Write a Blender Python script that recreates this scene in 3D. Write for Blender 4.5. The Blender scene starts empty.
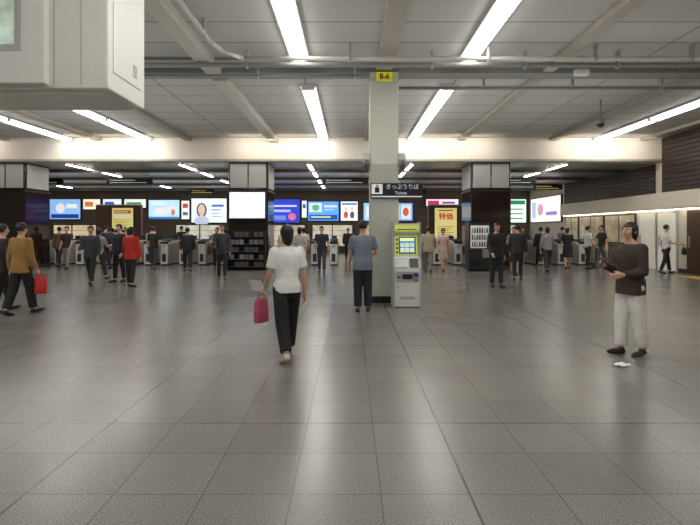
import bpy, bmesh, math, random
from mathutils import Vector, Matrix
random.seed(5)
D = bpy.data
sc = bpy.context.scene
COL = D.collections.new('hall')      # linked to the scene only at the end, keeps mesh evaluation fast
sc.view_settings.view_transform = 'Standard'

# ------------------------------------------------------------------ materials
def srgb(c):
    return tuple(((v/255.0)/12.92 if v/255.0 <= 0.04045 else ((v/255.0+0.055)/1.055)**2.4) for v in c)
MC = {}
def mat(name, col, rough=0.6, metal=0.0, emit=0.0, var=0.04, scale=6.0, bump=0.0, bscale=60.0, coat=0.0):
    if name in MC: return MC[name]
    m = D.materials.new(name); m.use_nodes = True
    nt = m.node_tree; b = nt.nodes['Principled BSDF']
    c = srgb(col)
    tc = nt.nodes.new('ShaderNodeTexCoord')
    nz = nt.nodes.new('ShaderNodeTexNoise'); nz.inputs['Scale'].default_value = scale; nz.inputs['Detail'].default_value = 3
    nt.links.new(tc.outputs['Object'], nz.inputs['Vector'])
    rp = nt.nodes.new('ShaderNodeValToRGB')
    rp.color_ramp.elements[0].position = 0.3; rp.color_ramp.elements[1].position = 0.7
    rp.color_ramp.elements[0].color = tuple(v*(1-var) for v in c)+(1,)
    rp.color_ramp.elements[1].color = tuple(min(1, v*(1+var)) for v in c)+(1,)
    nt.links.new(nz.outputs['Fac'], rp.inputs['Fac'])
    nt.links.new(rp.outputs['Color'], b.inputs['Base Color'])
    b.inputs['Roughness'].default_value = rough
    b.inputs['Metallic'].default_value = metal
    if coat: b.inputs['Coat Weight'].default_value = coat
    if emit:
        nt.links.new(rp.outputs['Color'], b.inputs['Emission Color'])
        b.inputs['Emission Strength'].default_value = emit
    if bump:
        n2 = nt.nodes.new('ShaderNodeTexNoise'); n2.inputs['Scale'].default_value = bscale
        nt.links.new(tc.outputs['Object'], n2.inputs['Vector'])
        bp = nt.nodes.new('ShaderNodeBump'); bp.inputs['Strength'].default_value = bump; bp.inputs['Distance'].default_value = 0.02
        nt.links.new(n2.outputs['Fac'], bp.inputs['Height']); nt.links.new(bp.outputs['Normal'], b.inputs['Normal'])
    MC[name] = m
    return m

def brickmat(name, c1, c2, mort, bw, rh, ms, rough, offs=(0,0,0), rot=(0,0,0), offset=0.0, speck=0.0, bw2=None, spec=0.5):
    m = D.materials.new(name); m.use_nodes = True
    nt = m.node_tree; b = nt.nodes['Principled BSDF']; L = nt.links.new
    g = nt.nodes.new('ShaderNodeNewGeometry')
    mp = nt.nodes.new('ShaderNodeMapping'); mp.inputs['Location'].default_value = offs; mp.inputs['Rotation'].default_value = rot
    L(g.outputs['Position'], mp.inputs['Vector'])
    br = nt.nodes.new('ShaderNodeTexBrick'); br.offset = offset; br.squash = 1
    br.inputs['Scale'].default_value = 1; br.inputs['Brick Width'].default_value = bw; br.inputs['Row Height'].default_value = rh
    br.inputs['Mortar Size'].default_value = ms; br.inputs['Mortar Smooth'].default_value = 0.3
    br.inputs['Color1'].default_value = srgb(c1)+(1,); br.inputs['Color2'].default_value = srgb(c2)+(1,); br.inputs['Mortar'].default_value = srgb(mort)+(1,)
    L(mp.outputs['Vector'], br.inputs['Vector'])
    out = br.outputs['Color']
    def mul(a, bsock):
        mx = nt.nodes.new('ShaderNodeMix'); mx.data_type = 'RGBA'; mx.blend_type = 'MULTIPLY'; mx.inputs[0].default_value = 1
        L(a, mx.inputs[6]); L(bsock, mx.inputs[7]); return mx.outputs[2]
    if bw2:
        b2 = nt.nodes.new('ShaderNodeTexBrick'); b2.offset = 0
        b2.inputs['Scale'].default_value = 1; b2.inputs['Brick Width'].default_value = bw2; b2.inputs['Row Height'].default_value = bw2
        b2.inputs['Mortar Size'].default_value = 0.008; b2.inputs['Mortar Smooth'].default_value = 0.1
        b2.inputs['Color1'].default_value = (1,1,1,1); b2.inputs['Color2'].default_value = (1,1,1,1); b2.inputs['Mortar'].default_value = (.4,.4,.4,1)
        L(mp.outputs['Vector'], b2.inputs['Vector'])
        out = mul(out, b2.outputs['Color'])
    if speck:
        for scl, lo, hi, p0, p1 in ((110, 1-speck, 1+speck*.4, .35, .62), (0.9, .93, 1.05, .3, .7)):
            n = nt.nodes.new('ShaderNodeTexNoise'); n.inputs['Scale'].default_value = scl; n.inputs['Detail'].default_value = 2
            L(g.outputs['Position'], n.inputs['Vector'])
            r = nt.nodes.new('ShaderNodeValToRGB'); r.color_ramp.elements[0].position = p0; r.color_ramp.elements[1].position = p1
            r.color_ramp.elements[0].color = (lo,)*3+(1,); r.color_ramp.elements[1].color = (hi,)*3+(1,)
            L(n.outputs['Fac'], r.inputs['Fac'])
            out = mul(out, r.outputs['Color'])
    b.inputs['Roughness'].default_value = rough
    L(out, b.inputs['Base Color'])
    b.inputs['Specular IOR Level'].default_value = spec
    return m

# ------------------------------------------------------------------ object helpers
def link(o, parent=None):
    COL.objects.link(o)
    if parent: o.parent = parent
    return o
def finish(bm, name, m, parent=None, smooth=False, loc=None):
    me = D.meshes.new(name); bm.to_mesh(me); bm.free()
    if m: me.materials.append(m)
    if smooth:
        me.polygons.foreach_set('use_smooth', [True]*len(me.polygons))
    o = D.objects.new(name, me)
    if loc: o.location = loc
    return link(o, parent)
def tag(o, label, category, group=None):
    o['label'] = label; o['category'] = category
    if group: o['group'] = group
    return o
def thing(name, loc, label, category, group=None, rz=0):
    e = D.objects.new(name, None); e.empty_display_size = 0.2; e.location = loc; e.rotation_euler = (0,0,rz)
    link(e); return tag(e, label, category, group)
def addbox(bm, x0, x1, y0, y1, z0, z1, bev=0.0):
    r = bmesh.ops.create_cube(bm, size=1)
    vs = r['verts']
    for v in vs:
        v.co = Vector(((x0+x1)/2+v.co.x*(x1-x0), (y0+y1)/2+v.co.y*(y1-y0), (z0+z1)/2+v.co.z*(z1-z0)))
    if bev:
        es = list({e for v in vs for e in v.link_edges})
        bmesh.ops.bevel(bm, geom=es, offset=bev, segments=2, affect='EDGES', profile=0.5)
def box(name, b, m, parent=None, bev=0.0, loc=None):
    bm = bmesh.new(); addbox(bm, *b, bev=bev)
    return finish(bm, name, m, parent, loc=loc)
def struct(o): o['kind'] = 'structure'; return o
def prism(bm, pts, y0=None, axis='x', a=0, b=1):
    def P(u, v, w):
        return {'x': (w,u,v), 'y': (u,w,v), 'z': (u,v,w)}[axis]
    A = [bm.verts.new(P(u,v,a)) for u,v in pts]; B = [bm.verts.new(P(u,v,b)) for u,v in pts]
    n = len(pts)
    bm.faces.new(A); bm.faces.new(B[::-1])
    for i in range(n): bm.faces.new((A[i],B[i],B[(i+1)%n],A[(i+1)%n]))
    bmesh.ops.recalc_face_normals(bm, faces=bm.faces)
def cyl(bm, p0, p1, r0, r1=None, n=12, caps=True):
    p0 = Vector(p0); p1 = Vector(p1); r1 = r0 if r1 is None else r1
    d = p1-p0; L = d.length
    if L < 1e-6: return
    q = d.to_track_quat('Z', 'Y').to_matrix().to_4x4()
    bmesh.ops.create_cone(bm, cap_ends=caps, segments=n, radius1=r0, radius2=r1, depth=L, matrix=Matrix.Translation((p0+p1)/2) @ q)
def ell(bm, c, r, u=14, v=10, rot=None):
    if not hasattr(r, '__len__'): r = (r,r,r)
    M = Matrix.Translation(c)
    if rot is not None: M = M @ rot.to_4x4()
    M = M @ Matrix.Diagonal((r[0],r[1],r[2],1))
    bmesh.ops.create_uvsphere(bm, u_segments=u, v_segments=v, radius=1, matrix=M)
def cap(bm, p0, r0, p1, r1, n=12, s0=True, s1=True):
    cyl(bm, p0, p1, r0, r1, n)
    if s0: ell(bm, p0, r0, n, 8)
    if s1: ell(bm, p1, r1, n, 8)
def loft(bm, rings, n=24, e=0.85):
    R = []
    for (cx, cy, z, rx, ry) in rings:
        vs = []
        for i in range(n):
            a = 2*math.pi*i/n; c = math.cos(a); s = math.sin(a)
            vs.append(bm.verts.new((cx+rx*math.copysign(abs(c)**e, c), cy+ry*math.copysign(abs(s)**e, s), z)))
        R.append(vs)
    for k in range(len(R)-1):
        for i in range(n): bm.faces.new((R[k][i], R[k][(i+1)%n], R[k+1][(i+1)%n], R[k+1][i]))
    bm.faces.new(R[0][::-1]); bm.faces.new(R[-1])
def evalmesh(o):
    sc.collection.objects.link(o)
    dg = bpy.context.evaluated_depsgraph_get()
    nm = D.meshes.new_from_object(o.evaluated_get(dg))
    D.objects.remove(o)
    return nm
def remesh(bm, name, m, parent, vox, smooth=4):
    me = D.meshes.new('tmp'); bm.to_mesh(me); bm.free()
    o = D.objects.new('tmp', me)
    r = o.modifiers.new('r', 'REMESH'); r.mode = 'VOXEL'; r.voxel_size = vox; r.use_smooth_shade = True
    if smooth:
        s = o.modifiers.new('s', 'SMOOTH'); s.factor = 0.5; s.iterations = smooth
    nm = evalmesh(o); nm.name = name
    D.meshes.remove(me)
    nm.materials.clear(); nm.materials.append(m)
    nm.polygons.foreach_set('use_smooth', [True]*len(nm.polygons))
    return link(D.objects.new(name, nm), parent)
def text(body, size, loc, m, parent, rot=(math.pi/2,0,0), align='CENTER', name='lettering', bold=0.0):
    cu = D.curves.new('t', 'FONT'); cu.body = body; cu.size = size; cu.align_x = align; cu.align_y = 'CENTER'; cu.extrude = 0.002; cu.offset = bold
    me = evalmesh(D.objects.new('t', cu))
    me.materials.clear(); me.materials.append(m)
    ob = D.objects.new(name, me); ob.location = loc; ob.rotation_euler = rot
    return link(ob, parent)
def clone(root, name, loc, kids):
    new = root.copy(); new.name = name; new.location = loc; COL.objects.link(new)
    for c in kids:
        k = c.copy(); k.parent = new; COL.objects.link(k)
    return new

# ------------------------------------------------------------------ material palette
M_white = mat('painted_white', (216,216,212), 0.5)
M_offw = mat('off_white', (232,232,224), 0.5, var=.012)
M_steel = mat('brushed_steel', (180,182,182), 0.3, 0.6)
M_dsteel = mat('dark_steel', (70,72,74), 0.35, 0.4)
M_black = mat('black_plastic', (18,18,20), 0.35)
M_blackm = mat('black_matte', (28,27,27), 0.7)
M_lamp = mat('lamp_diffuser', (254,252,248), 0.5, emit=11.0, var=0.0)
M_lamp2 = mat('lamp_line', (255,250,240), 0.5, emit=22.0, var=0.0)
M_beam = mat('beam_paint', (166,160,146), 0.6)
M_duct = mat('duct_paint', (186,182,171), 0.5, var=.02)
M_cross = mat('crossbeam_grey', (132,131,126), 0.6)
M_pipe = mat('pipe_grey', (140,140,137), 0.45, 0.1)
M_col = mat('column_paint', (192,193,180), 0.45, var=.02)
M_brown = mat('brown_panel', (98,72,58), 0.4, scale=3)
M_granite = mat('dark_granite', (44,33,29), 0.08, var=0.4, scale=40)
M_panel_grey = mat('grey_cladding', (182,182,180), 0.35, 0.0, var=.02)
M_side = mat('side_grey', (112,114,115), 0.4, 0.1)

# ------------------------------------------------------------------ the room
ZC, ZL, XR, XL = 5.0, 4.09, 11.8, -20.0
floor_m = brickmat('floor_tiles', (135,132,126), (127,125,119), (100,98,94), 0.52, 0.52, 0.0045, 0.25, offs=(-0.7+2.6*10,-3.88+2.6*10,0), speck=0.42, bw2=2.6, spec=0.65)
struct(box('floor', (XL, XR, -9, 32, -0.2, 0), floor_m))
ceil_m = brickmat('ceiling_panels', (184,183,179), (175,174,170), (86,86,83), 1.75, 0.9, 0.016, 0.7, offs=(-0.7+17.5,0,0))
struct(box('ceiling', (XL, XR, -9, 18.4, ZC, ZC+0.2), ceil_m))
low_m = brickmat('low_ceiling_panels', (176,174,170), (166,165,161), (60,60,60), 1.2, 1.0, 0.02, 0.3, spec=0.5)
struct(box('ceiling', (XL, XR, 18.7, 32, ZL, ZL+0.2), low_m))
M_header = mat('header_cream', (222,215,206), 0.6, var=0.02)
struct(box('trim_1', (XL, XR, 18.4, 18.7, ZL, ZC+0.2), M_header))
struct(box('trim_2', (XL, XR, 18.32, 18.4, ZL+0.02, ZL+0.10), M_beam))
wall_b = brickmat('back_wall_panels', (132,116,100), (120,106,92), (56,48,42), 1.8, 1.0, 0.01, 0.4, rot=(math.pi/2,0,0))
struct(box('wall_back', (XL, XR, 32, 32.2, 0, ZL+0.2), wall_b))
struct(box('wall_left', (XL-0.2, XL, -9, 32.2, 0, ZC+0.2), mat('left_wall', (200,194,182), 0.6)))
struct(box('wall_front', (XL-0.2, XR+0.2, -9.2, -9, 0, ZC+0.2), mat('rear_wall', (184,180,172), 0.6)))
struct(box('wall_right', (XR, XR+0.2, -9, 32.2, 0, ZC+0.2), mat('right_wall', (218,209,190), 0.5, var=0.03)))
bm = bmesh.new()
for i in range(13):
    z0 = 2.92+i*0.158
    addbox(bm, XR-0.07, XR-0.005, -9, 18.3, z0, z0+0.14, bev=0.006)
addbox(bm, XR-0.03, XR-0.002, -9, 18.3, 2.9, 4.98)
struct(finish(bm, 'trim_3', mat('dark_wood_board', (60,46,40), 0.45, var=0.3, scale=4)))
bm = bmesh.new()
for i in range(7):
    z0 = 2.92+i*0.162
    addbox(bm, XR-0.07, XR-0.005, 18.75, 26.6, z0, z0+0.145, bev=0.006)
struct(finish(bm, 'trim_4', mat('dark_wood_board', (60,46,40))))
struct(box('trim_5', (XR-0.30, XR-0.003, -9, 26.6, 2.30, 2.89), mat('beige_fascia', (228,219,200), 0.5, var=.015), bev=.01))
struct(box('baseboard_right', (XR-0.03, XR-0.002, -9, 31.9, 0.0, 0.14), M_dsteel))

n = 6
for x in (-16.5,-13.0,-9.5,-6.1,-2.87,0.72,4.2,7.65,11.1):
    bm = bmesh.new()
    w, dp, mm = 0.12, 0.12, M_beam
    if abs(x-0.72) < .1: w = 0.17
    if abs(x+2.87) < .1: w, dp, mm = 0.15, 0.20, M_duct
    addbox(bm, x-w, x+w, -8.9, 10.3, ZC-dp, ZC-0.001, bev=0.01)
    addbox(bm, x-w, x+w, 10.7, 18.38, ZC-dp, ZC-0.001, bev=0.01)
    struct(finish(bm, 'trim_%d' % n, mm)); n += 1
struct(box('trim_%d' % n, (XL+.02, XR-.1, 10.3, 10.7, ZC-0.15, ZC-0.001), M_cross, bev=0.01)); n += 1
struct(box('trim_%d' % n, (XL+.02, XR-.1, 9.75, 9.83, ZC-0.06, ZC-0.001), M_pipe)); n += 1
for y in (20.8,24.0,27.2,30.4):
    struct(box('trim_%d' % n, (XL+.02, XR-.08, y, y+0.18, ZL-0.12, ZL-0.001), mat('low_beam', (110,107,103), 0.35, 0.1))); n += 1

def pipe(pts, r, label, clamps=(), m=None):
    e = thing('ceiling_pipe', pts[0], label, 'pipe')
    o = Vector(pts[0]); bm = bmesh.new()
    for a, b in zip(pts[:-1], pts[1:]):
        cap(bm, Vector(a)-o, r, Vector(b)-o, r, 10)
    finish(bm, 'tube', m or M_pipe, e, True)
    for c in clamps:
        c = Vector(c)-o
        bm = bmesh.new(); addbox(bm, c.x-0.02, c.x+0.02, c.y-r-0.012, c.y+r+0.012, c.z-r-0.012, ZC-0.001-o.z)
        finish(bm, 'clamp', M_steel, e)
pipe([(-9,9.45,4.74),(11.6,9.45,4.74)], 0.05, 'long grey pipe clamped beneath the ceiling across the hall', [(x,9.45,4.74) for x in (-8,-5,-2,1.6,3.4,5.2,7,8.8,10.6)])
pipe([(-2.40,-6,4.76),(-2.40,8.3,4.76),(-2.30,8.75,4.75),(-2.0,9.1,4.74),(11.6,9.1,4.74)], 0.042, 'pale conduit bending across the ceiling beside the duct', [(-2.40,y,4.76) for y in (1,3.5,6,8)]+[(x,9.1,4.74) for x in (0,2.6,4.6,6.4,8.2,10)], M_duct)
pipe([(1.1,10.95,4.72),(11.6,10.95,4.72)], 0.04, 'thin grey pipe running behind the ceiling beam', [(x,10.95,4.72) for x in (3,5,7,9,11)])
pipe([(-9,10.05,4.72),(0.30,10.05,4.72)], 0.035, 'thin grey conduit ending at the column top', [(x,10.05,4.72) for x in (-8.3,-5.2,-1.9,0.1)])

# fluorescent fixtures
e0 = thing('fluorescent_light', (0,0,ZC), 'long white fluorescent ceiling fixture, lit', 'ceiling light', 'fluorescent fixtures in the high ceiling')
L_, w_ = 3.35, .16
kids=[]
bm = bmesh.new(); addbox(bm, -w_-.03, w_+.03, -L_/2, L_/2, -0.06, -0.0005, bev=0.004); kids.append(finish(bm, 'housing', M_white, e0))
for s in (-1,1):
    bm = bmesh.new(); cyl(bm, (s*w_*.5,-L_/2+.04,-0.075), (s*w_*.5,L_/2-.04,-0.075), w_*.4, n=12); kids.append(finish(bm, 'lamp_tube', M_lamp, e0, True))
for s in (-1,1):
    kids.append(box('end_cap', (-w_,w_,s*(L_/2-.02)-.018,s*(L_/2-.02)+.018,-0.14,-0.055), M_white, e0))
spots = []
for x in (-10.65,-7.65,-1.0,2.36,9.35):
    for y in (16.65,13.25,7.95,4.5,1.05,-2.4):
        spots.append((x,y,ZC))
e0.location = spots[0]
for i, p in enumerate(spots[1:]):
    clone(e0, 'fluorescent_light', p, kids)
e1 = thing('line_light', (-16,0,ZL), 'slim lit line lamp set in the low ceiling', 'ceiling light', 'line lamps over the ticket gates')
kids=[box('housing', (-0.10,0.10,-0.9,0.9,-0.03,-0.0005), M_dsteel, e1),
box('diffuser', (-0.07,0.07,-0.88,0.88,-0.045,-0.031), M_lamp2, e1)]
pts = [(x,y,ZL) for x in (-17,-11,-6.6,-1.6,2.4,8.4) for y in (19.8,22.4,25.6,28.8)]
e1.location = pts[0]
for p in pts[1:]: clone(e1, 'line_light', p, kids)

# ------------------------------------------------------------------ near column with machine and signs
c = thing('column', (0.72,10.5,0), 'square pale grey-beige painted column with black kick band', 'column')
box('shaft', (-0.30,0.30,-0.30,0.30,0.12,ZC-0.155), M_col, c, bev=0.02)
box('kick_band', (-0.315,0.315,-0.315,0.315,0.0,0.14), M_blackm, c, bev=0.01)
M_yel = mat('sign_yellow', (226,216,50), 0.4, emit=0.12, var=0.03)
M_navy = mat('sign_navy', (18,22,38), 0.35)
s = thing('number_sign', (0.72,10.19,4.74), 'small yellow column number sign with black characters', 'sign')
box('plate', (-0.17,0.17,-0.02,0.0,-0.10,0.10), M_yel, s, bev=0.005)
text('B-6', 0.15, (0,-0.024,0), M_black, s, bold=0.004)
s = thing('direction_sign', (0.72,10.19,2.20), 'long dark navy direction sign with white pictogram and two text lines', 'sign')
box('panel', (-0.29,0.80,-0.05,0.0,0.0,0.31), M_navy, s, bev=0.005)
M_sw = mat('sign_white', (235,235,235), 0.4, emit=0.25, var=0.0)
box('pictogram_plate', (-0.27,-0.04,-0.056,-0.051,0.08,0.29), M_sw, s)
bm = bmesh.new(); ell(bm,(-0.155,-0.059,0.25),(.022,.003,.022),12,8); addbox(bm,-0.20,-0.11,-0.06,-0.057,0.11,0.22); finish(bm,'pictogram',M_navy,s)
text('きっぷうりば', 0.115, (0.37,-0.056,0.225), M_sw, s)
text('Tickets', 0.085, (0.34,-0.056,0.10), M_sw, s)
box('pale_strip', (-0.27,0.78,-0.056,-0.051,0.015,0.04), M_sw, s)
for sx in (-1,1):
    s = thing('loudspeaker', (0.72+sx*0.30,10.3,2.9), 'grey box loudspeaker angled off the column', 'loudspeaker', 'loudspeakers on the column')
    bm = bmesh.new(); prism(bm, [(0,-0.06),(-0.05,-0.12),(-0.22,0.10),(-0.12,0.24),(0,0.24)], axis='x', a=min(sx*0.012, sx*0.14), b=max(sx*0.012, sx*0.14))
    finish(bm, 'cabinet', M_panel_grey, s)
    bm = bmesh.new(); prism(bm, [(-0.07,-0.105),(-0.075,-0.115),(-0.225,0.08),(-0.215,0.088)], axis='x', a=min(sx*0.03, sx*0.12), b=max(sx*0.03, sx*0.12)); finish(bm, 'grille', M_side, s)
    box('bracket', (min(sx*.001,sx*0.02),max(sx*.001,sx*0.02),-0.05,0.05,0.0,0.1), M_dsteel, s)

t = thing('ticket_machine', (1.13,9.85,0), 'white self-service ticket terminal with yellow-green header beside the column', 'ticket machine')
M_tm = mat('machine_white', (224,224,217), 0.4, var=.01)
M_tg = mat('machine_grey', (172,177,172), 0.4, var=.01)
M_yg = mat('tm_yellowgreen', (206,214,84), 0.4, emit=0.35, var=0.05)
bm = bmesh.new(); prism(bm, [(-0.27,0.02),(-0.27,0.78),(-0.20,0.95),(-0.12,1.0),(-0.04,1.42),(-0.16,1.47),(-0.18,1.66),(0.24,1.66),(0.24,0.02)], axis='x', a=-0.25, b=0.25)
finish(bm, 'body', M_tm, t)
for sx in (-1,1):
    bm = bmesh.new(); prism(bm, [(-0.29,0.0),(-0.29,0.80),(-0.20,1.0),(-0.19,1.69),(0.25,1.69),(0.25,0.0)], axis='x', a=min(sx*0.25,sx*0.28), b=max(sx*0.25,sx*0.28))
    finish(bm, 'side_panel', M_tg, t)
box('header_panel', (-0.235,0.235,-0.192,-0.180,1.50,1.62), M_yg, t)
box('header_stripe', (-0.2,0.2,-0.196,-0.193,1.53,1.55), mat('sign_blue',(20,60,150)), t)
def slab(name, z0, z1, x0, x1, m, d0=0.0, th=0.012):
    # flat piece lying on the machine's slanted screen face, d0 in front of it
    f = lambda z: -0.12+(z-1.0)*0.19-d0
    bm = bmesh.new(); prism(bm, [(f(z0),z0),(f(z1),z1),(f(z1)-th,z1+.003),(f(z0)-th,z0+.003)], axis='x', a=x0, b=x1)
    finish(bm, name, m, t)
slab('screen_frame', 1.03, 1.41, -0.22, 0.22, M_yg)
slab('screen_gasket', 1.05, 1.39, -0.15, 0.19, M_black, .012, .004)
slab('screen', 1.07, 1.375, -0.13, 0.17, mat('tm_screen', (70,130,190), 0.2, emit=0.7, var=0.25, scale=9), .016, .004)
slab('screen_banner', 1.31, 1.36, -0.12, 0.16, mat('tm_banner',(240,240,150),.3,emit=.7), .020, .003)
for i in range(3):
    for j in range(2):
        slab('screen_button', 1.09+.1*j, 1.165+.1*j, -0.12+0.097*i, -0.12+0.097*i+.08, mat('tm_btn%d'%((i+j)%2),((230,226,150),(190,225,210))[(i+j)%2],.3,emit=.5), .020, .003)
for k in range(4):
    slab('card_slot', 1.06+.085*k, 1.10+.085*k, -0.205, -0.165, M_dsteel, .012, .006)
bm = bmesh.new(); prism(bm, [(-0.275,0.79),(-0.205,0.955),(-0.215,0.965),(-0.285,0.80)], axis='x', a=-0.22, b=0.0); finish(bm, 'keypad', M_steel, t)
bm = bmesh.new(); prism(bm, [(-0.275,0.79),(-0.205,0.955),(-0.215,0.965),(-0.285,0.80)], axis='x', a=0.05, b=0.22); finish(bm, 'coin_tray', M_dsteel, t)
box('front_door', (-0.23,0.23,-0.283,-0.271,0.09,0.74), M_tm, t, bev=0.004)
box('control_band', (-0.22,0.22,-0.287,-0.284,0.50,0.71), M_tg, t)
box('ticket_outlet', (-0.1,0.1,-0.292,-0.288,0.56,0.66), M_black, t)
box('note_slot', (-0.20,-0.13,-0.292,-0.288,0.58,0.62), M_dsteel, t)
box('label_plate', (0.12,0.21,-0.292,-0.288,0.60,0.68), mat('sign_blue',(20,60,150)), t)
box('label_plate', (0.12,0.21,-0.292,-0.288,0.52,0.57), mat('label_red',(190,60,50)), t)
box('lock', (-0.2,-0.17,-0.289,-0.284,0.38,0.42), M_steel, t)
box('vent', (-0.15,0.15,-0.287,-0.284,0.16,0.22), M_tg, t)
box('plinth', (-0.245,0.245,-0.26,0.235,0.0,0.019), M_blackm, t)

# ------------------------------------------------------------------ hanging board housing
h = thing('hanging_display_housing', (-4.2,5.4,3.0), 'big off-white suspended display housing with panel seams', 'display housing')
box('casing', (-1.8,1.70,-0.38,0.52,0,1.985), M_offw, h, bev=0.015)
box('front_panel', (-1.8,1.10,-0.47,-0.385,0.03,1.98), M_offw, h, bev=0.01)
box('seam', (1.14,1.147,-0.386,-0.381,0.04,1.95), M_panel_grey, h)
box('seam', (1.42,1.427,-0.386,-0.381,0.04,1.95), M_panel_grey, h)
box('underside_tray', (-1.7,1.6,-0.3,0.42,-0.03,-0.002), M_offw, h)
box('display', (-1.4,0.80,-0.485,-0.472,0.42,1.3), mat('display_pic', (180,195,180), 0.3, emit=0.4, var=0.35, scale=5), h)
bm = bmesh.new(); addbox(bm, -1.5,0.86,-0.48,-0.471,0.36,1.36); finish(bm, 'display_frame', M_panel_grey, h)
box('side_hatch', (1.702,1.71,-0.28,0.40,0.2,1.7), M_offw, h, bev=0.003)
bm = bmesh.new()
for k in range(5): addbox(bm, 1.70,1.712,0.18,0.28,0.30+.03*k,0.315+.03*k)
finish(bm, 'vent', M_side, h)

# ------------------------------------------------------------------ thick pillars
def pillar(x):
    e = thing('pillar', (x,19.28,0), 'thick square pillar clad in glossy brown granite with pale top panels', 'pillar', 'pillars along the gate line')
    box('granite_cladding', (-0.76,0.76,-0.78,0.78,0.12,3.02), M_granite, e, bev=0.03)
    box('top_cladding', (-0.74,0.74,-0.76,0.76,3.02,ZL-0.002), M_granite, e, bev=0.02)
    for k in (-1,1):
        box('pale_panel', (k*.355-.33,k*.355+.33,-0.78,-0.762,3.12,ZL-.06), M_panel_grey, e, bev=.006)
        box('pale_panel', (k*.762-.012,k*.762+.012,-0.66,0.66,3.12,ZL-.06), M_panel_grey, e, bev=.006)
    box('band', (-0.78,0.78,-0.80,0.80,2.98,3.06), M_black, e)
    box('base', (-0.78,0.78,-0.80,0.80,0.0,0.14), M_dsteel, e)
for x in (-13.13,-3.88,5.37): pillar(x)

# ------------------------------------------------------------------ lit advertisements
def emat(nm, col, e=1.1, var=0.0, sc=3): return mat(nm, col, 0.4, emit=e, var=var, scale=sc)
def ad(x0, x1, z0, z1, y, label, bg, shapes, word=None, wcol=(255,255,255), wsize=0.4, wpos=(0,0), name='lit_advertisement', rz=0, var=0.10, em=1.15, cat='advertisement'):
    cx, cz = (x0+x1)/2, (z0+z1)/2; w, hgt = (x1-x0)/2, (z1-z0)/2
    e = thing(name, (cx,y,cz), label, cat, rz=rz)
    box('frame', (-w-0.05,w+0.05,-0.10,0.0,-hgt-0.05,hgt+0.05), M_dsteel, e, bev=0.01)
    box('lit_face', (-w,w,-0.112,-0.101,-hgt,hgt), emat('ad_%d_%d_%d' % bg, bg, em, var, 1.5), e)
    for i, (kind, a, b, c2, d2, col) in enumerate(shapes):
        bm = bmesh.new(); yy = -0.114-0.003*i
        if kind == 'box': addbox(bm, a*w, b*w, yy-.002, yy, c2*hgt, d2*hgt)
        else:
            ell(bm, (a*w, yy, b*hgt), (c2*w, 0.004, d2*hgt), 20, 10)
        finish(bm, 'printed_shape', emat('ink_%d_%d_%d' % col, col, 0.7*em), e)
    if word: text(word, wsize, (wpos[0]*w, -0.16, wpos[1]*hgt), emat('ink_%d_%d_%d' % wcol, wcol, .7*em), e, bold=0.01)
    return e
SKIN=(236,208,190)
YB = 31.999
W_=(248,248,248)
ad(-19.7,-17.7,2.2,3.5,YB,'lit blue and white advertisement on the far wall',(130,172,218),[('ell',-.3,.1,.3,.5,(240,240,245)),('box',-.9,.9,-.9,-.5,(30,60,150)),('box',.1,.8,.1,.5,(245,245,245))])
ad(-17.5,-16.4,2.85,3.5,YB,'small lit orange and white sign on the far wall',(240,225,205),[('box',-.8,.2,-.5,.5,(220,130,70))])
ad(-16.2,-15.0,2.95,3.5,YB,'small lit white and blue sign on the far wall',(220,228,236),[('box',-.8,.2,-.4,.4,(60,100,180))])
ad(-14.8,-13.4,2.95,3.5,YB,'small lit green and white sign on the far wall',(225,232,222),[('box',-.8,.6,-.2,.3,(80,150,100))])
ad(-13.2,-11.2,2.2,3.45,YB,'lit pale blue advertisement with white cloud shapes',(175,214,234),[('ell',-.2,-.2,.45,.4,(250,250,250)),('ell',.4,.1,.3,.35,(240,245,250)),('box',-1,1,-1,-.75,(70,130,185)),('box',-.8,.1,.5,.8,(250,250,250)),('ell',.6,-.3,.12,.35,(220,120,90))])
ad(-11.05,-10.55,2.2,3.4,YB,'narrow lit white sign on the far wall',(235,235,225),[('box',-.7,.7,.2,.7,(200,80,80)),('box',-.7,.7,-.6,-.2,(90,120,170))])
ad(-10.4,-8.1,1.98,3.55,YB,'lit pale portrait advertisement with blue lettering bars',(222,232,242),[('ell',-.42,.02,.30,.62,(120,98,92)),('ell',-.42,-.85,.44,.42,(190,206,224)),('box',-.50,-.34,-.6,-.3,SKIN),('ell',-.42,.05,.20,.46,SKIN),('box',-.52,-.46,.08,.11,(110,84,78)),('box',-.38,-.32,.08,.11,(110,84,78)),('box',-.46,-.38,-.2,-.16,(200,120,120)),('box',.15,.85,.3,.5,(90,130,200)),('box',.15,.7,.0,.1,(120,150,205)),('box',.15,.6,-.3,-.22,(150,170,210)),('box',.15,.75,-.55,-.47,(150,170,210))])
ad(-5.3,-3.3,1.98,3.5,YB,'lit deep blue sign with white stripes',(50,66,190),[('box',-.8,.8,.35,.5,(230,235,255)),('box',-.8,.4,-.1,.1,(200,210,255)),('ell',.5,-.5,.25,.3,(240,120,160)),('box',-.9,.1,-.8,-.4,(120,150,235))])
ad(-3.15,-2.85,2.3,3.4,YB,'narrow lit white sign on the far wall',(235,235,235),[('box',-.7,.7,.1,.6,(60,110,180))])
ad(-2.75,-0.75,2.1,3.35,YB,'lit blue and white advertisement with small pictures',(90,158,226),[('box',-.92,-.1,-.1,.85,W_),('ell',-.5,.35,.25,.35,(110,190,150)),('box',.05,.9,.4,.6,W_),('box',.05,.7,.1,.2,(215,230,250)),('box',-.92,.92,-.9,-.4,(30,84,180)),('box',-.8,.5,-.7,-.55,(235,235,160))])
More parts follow.
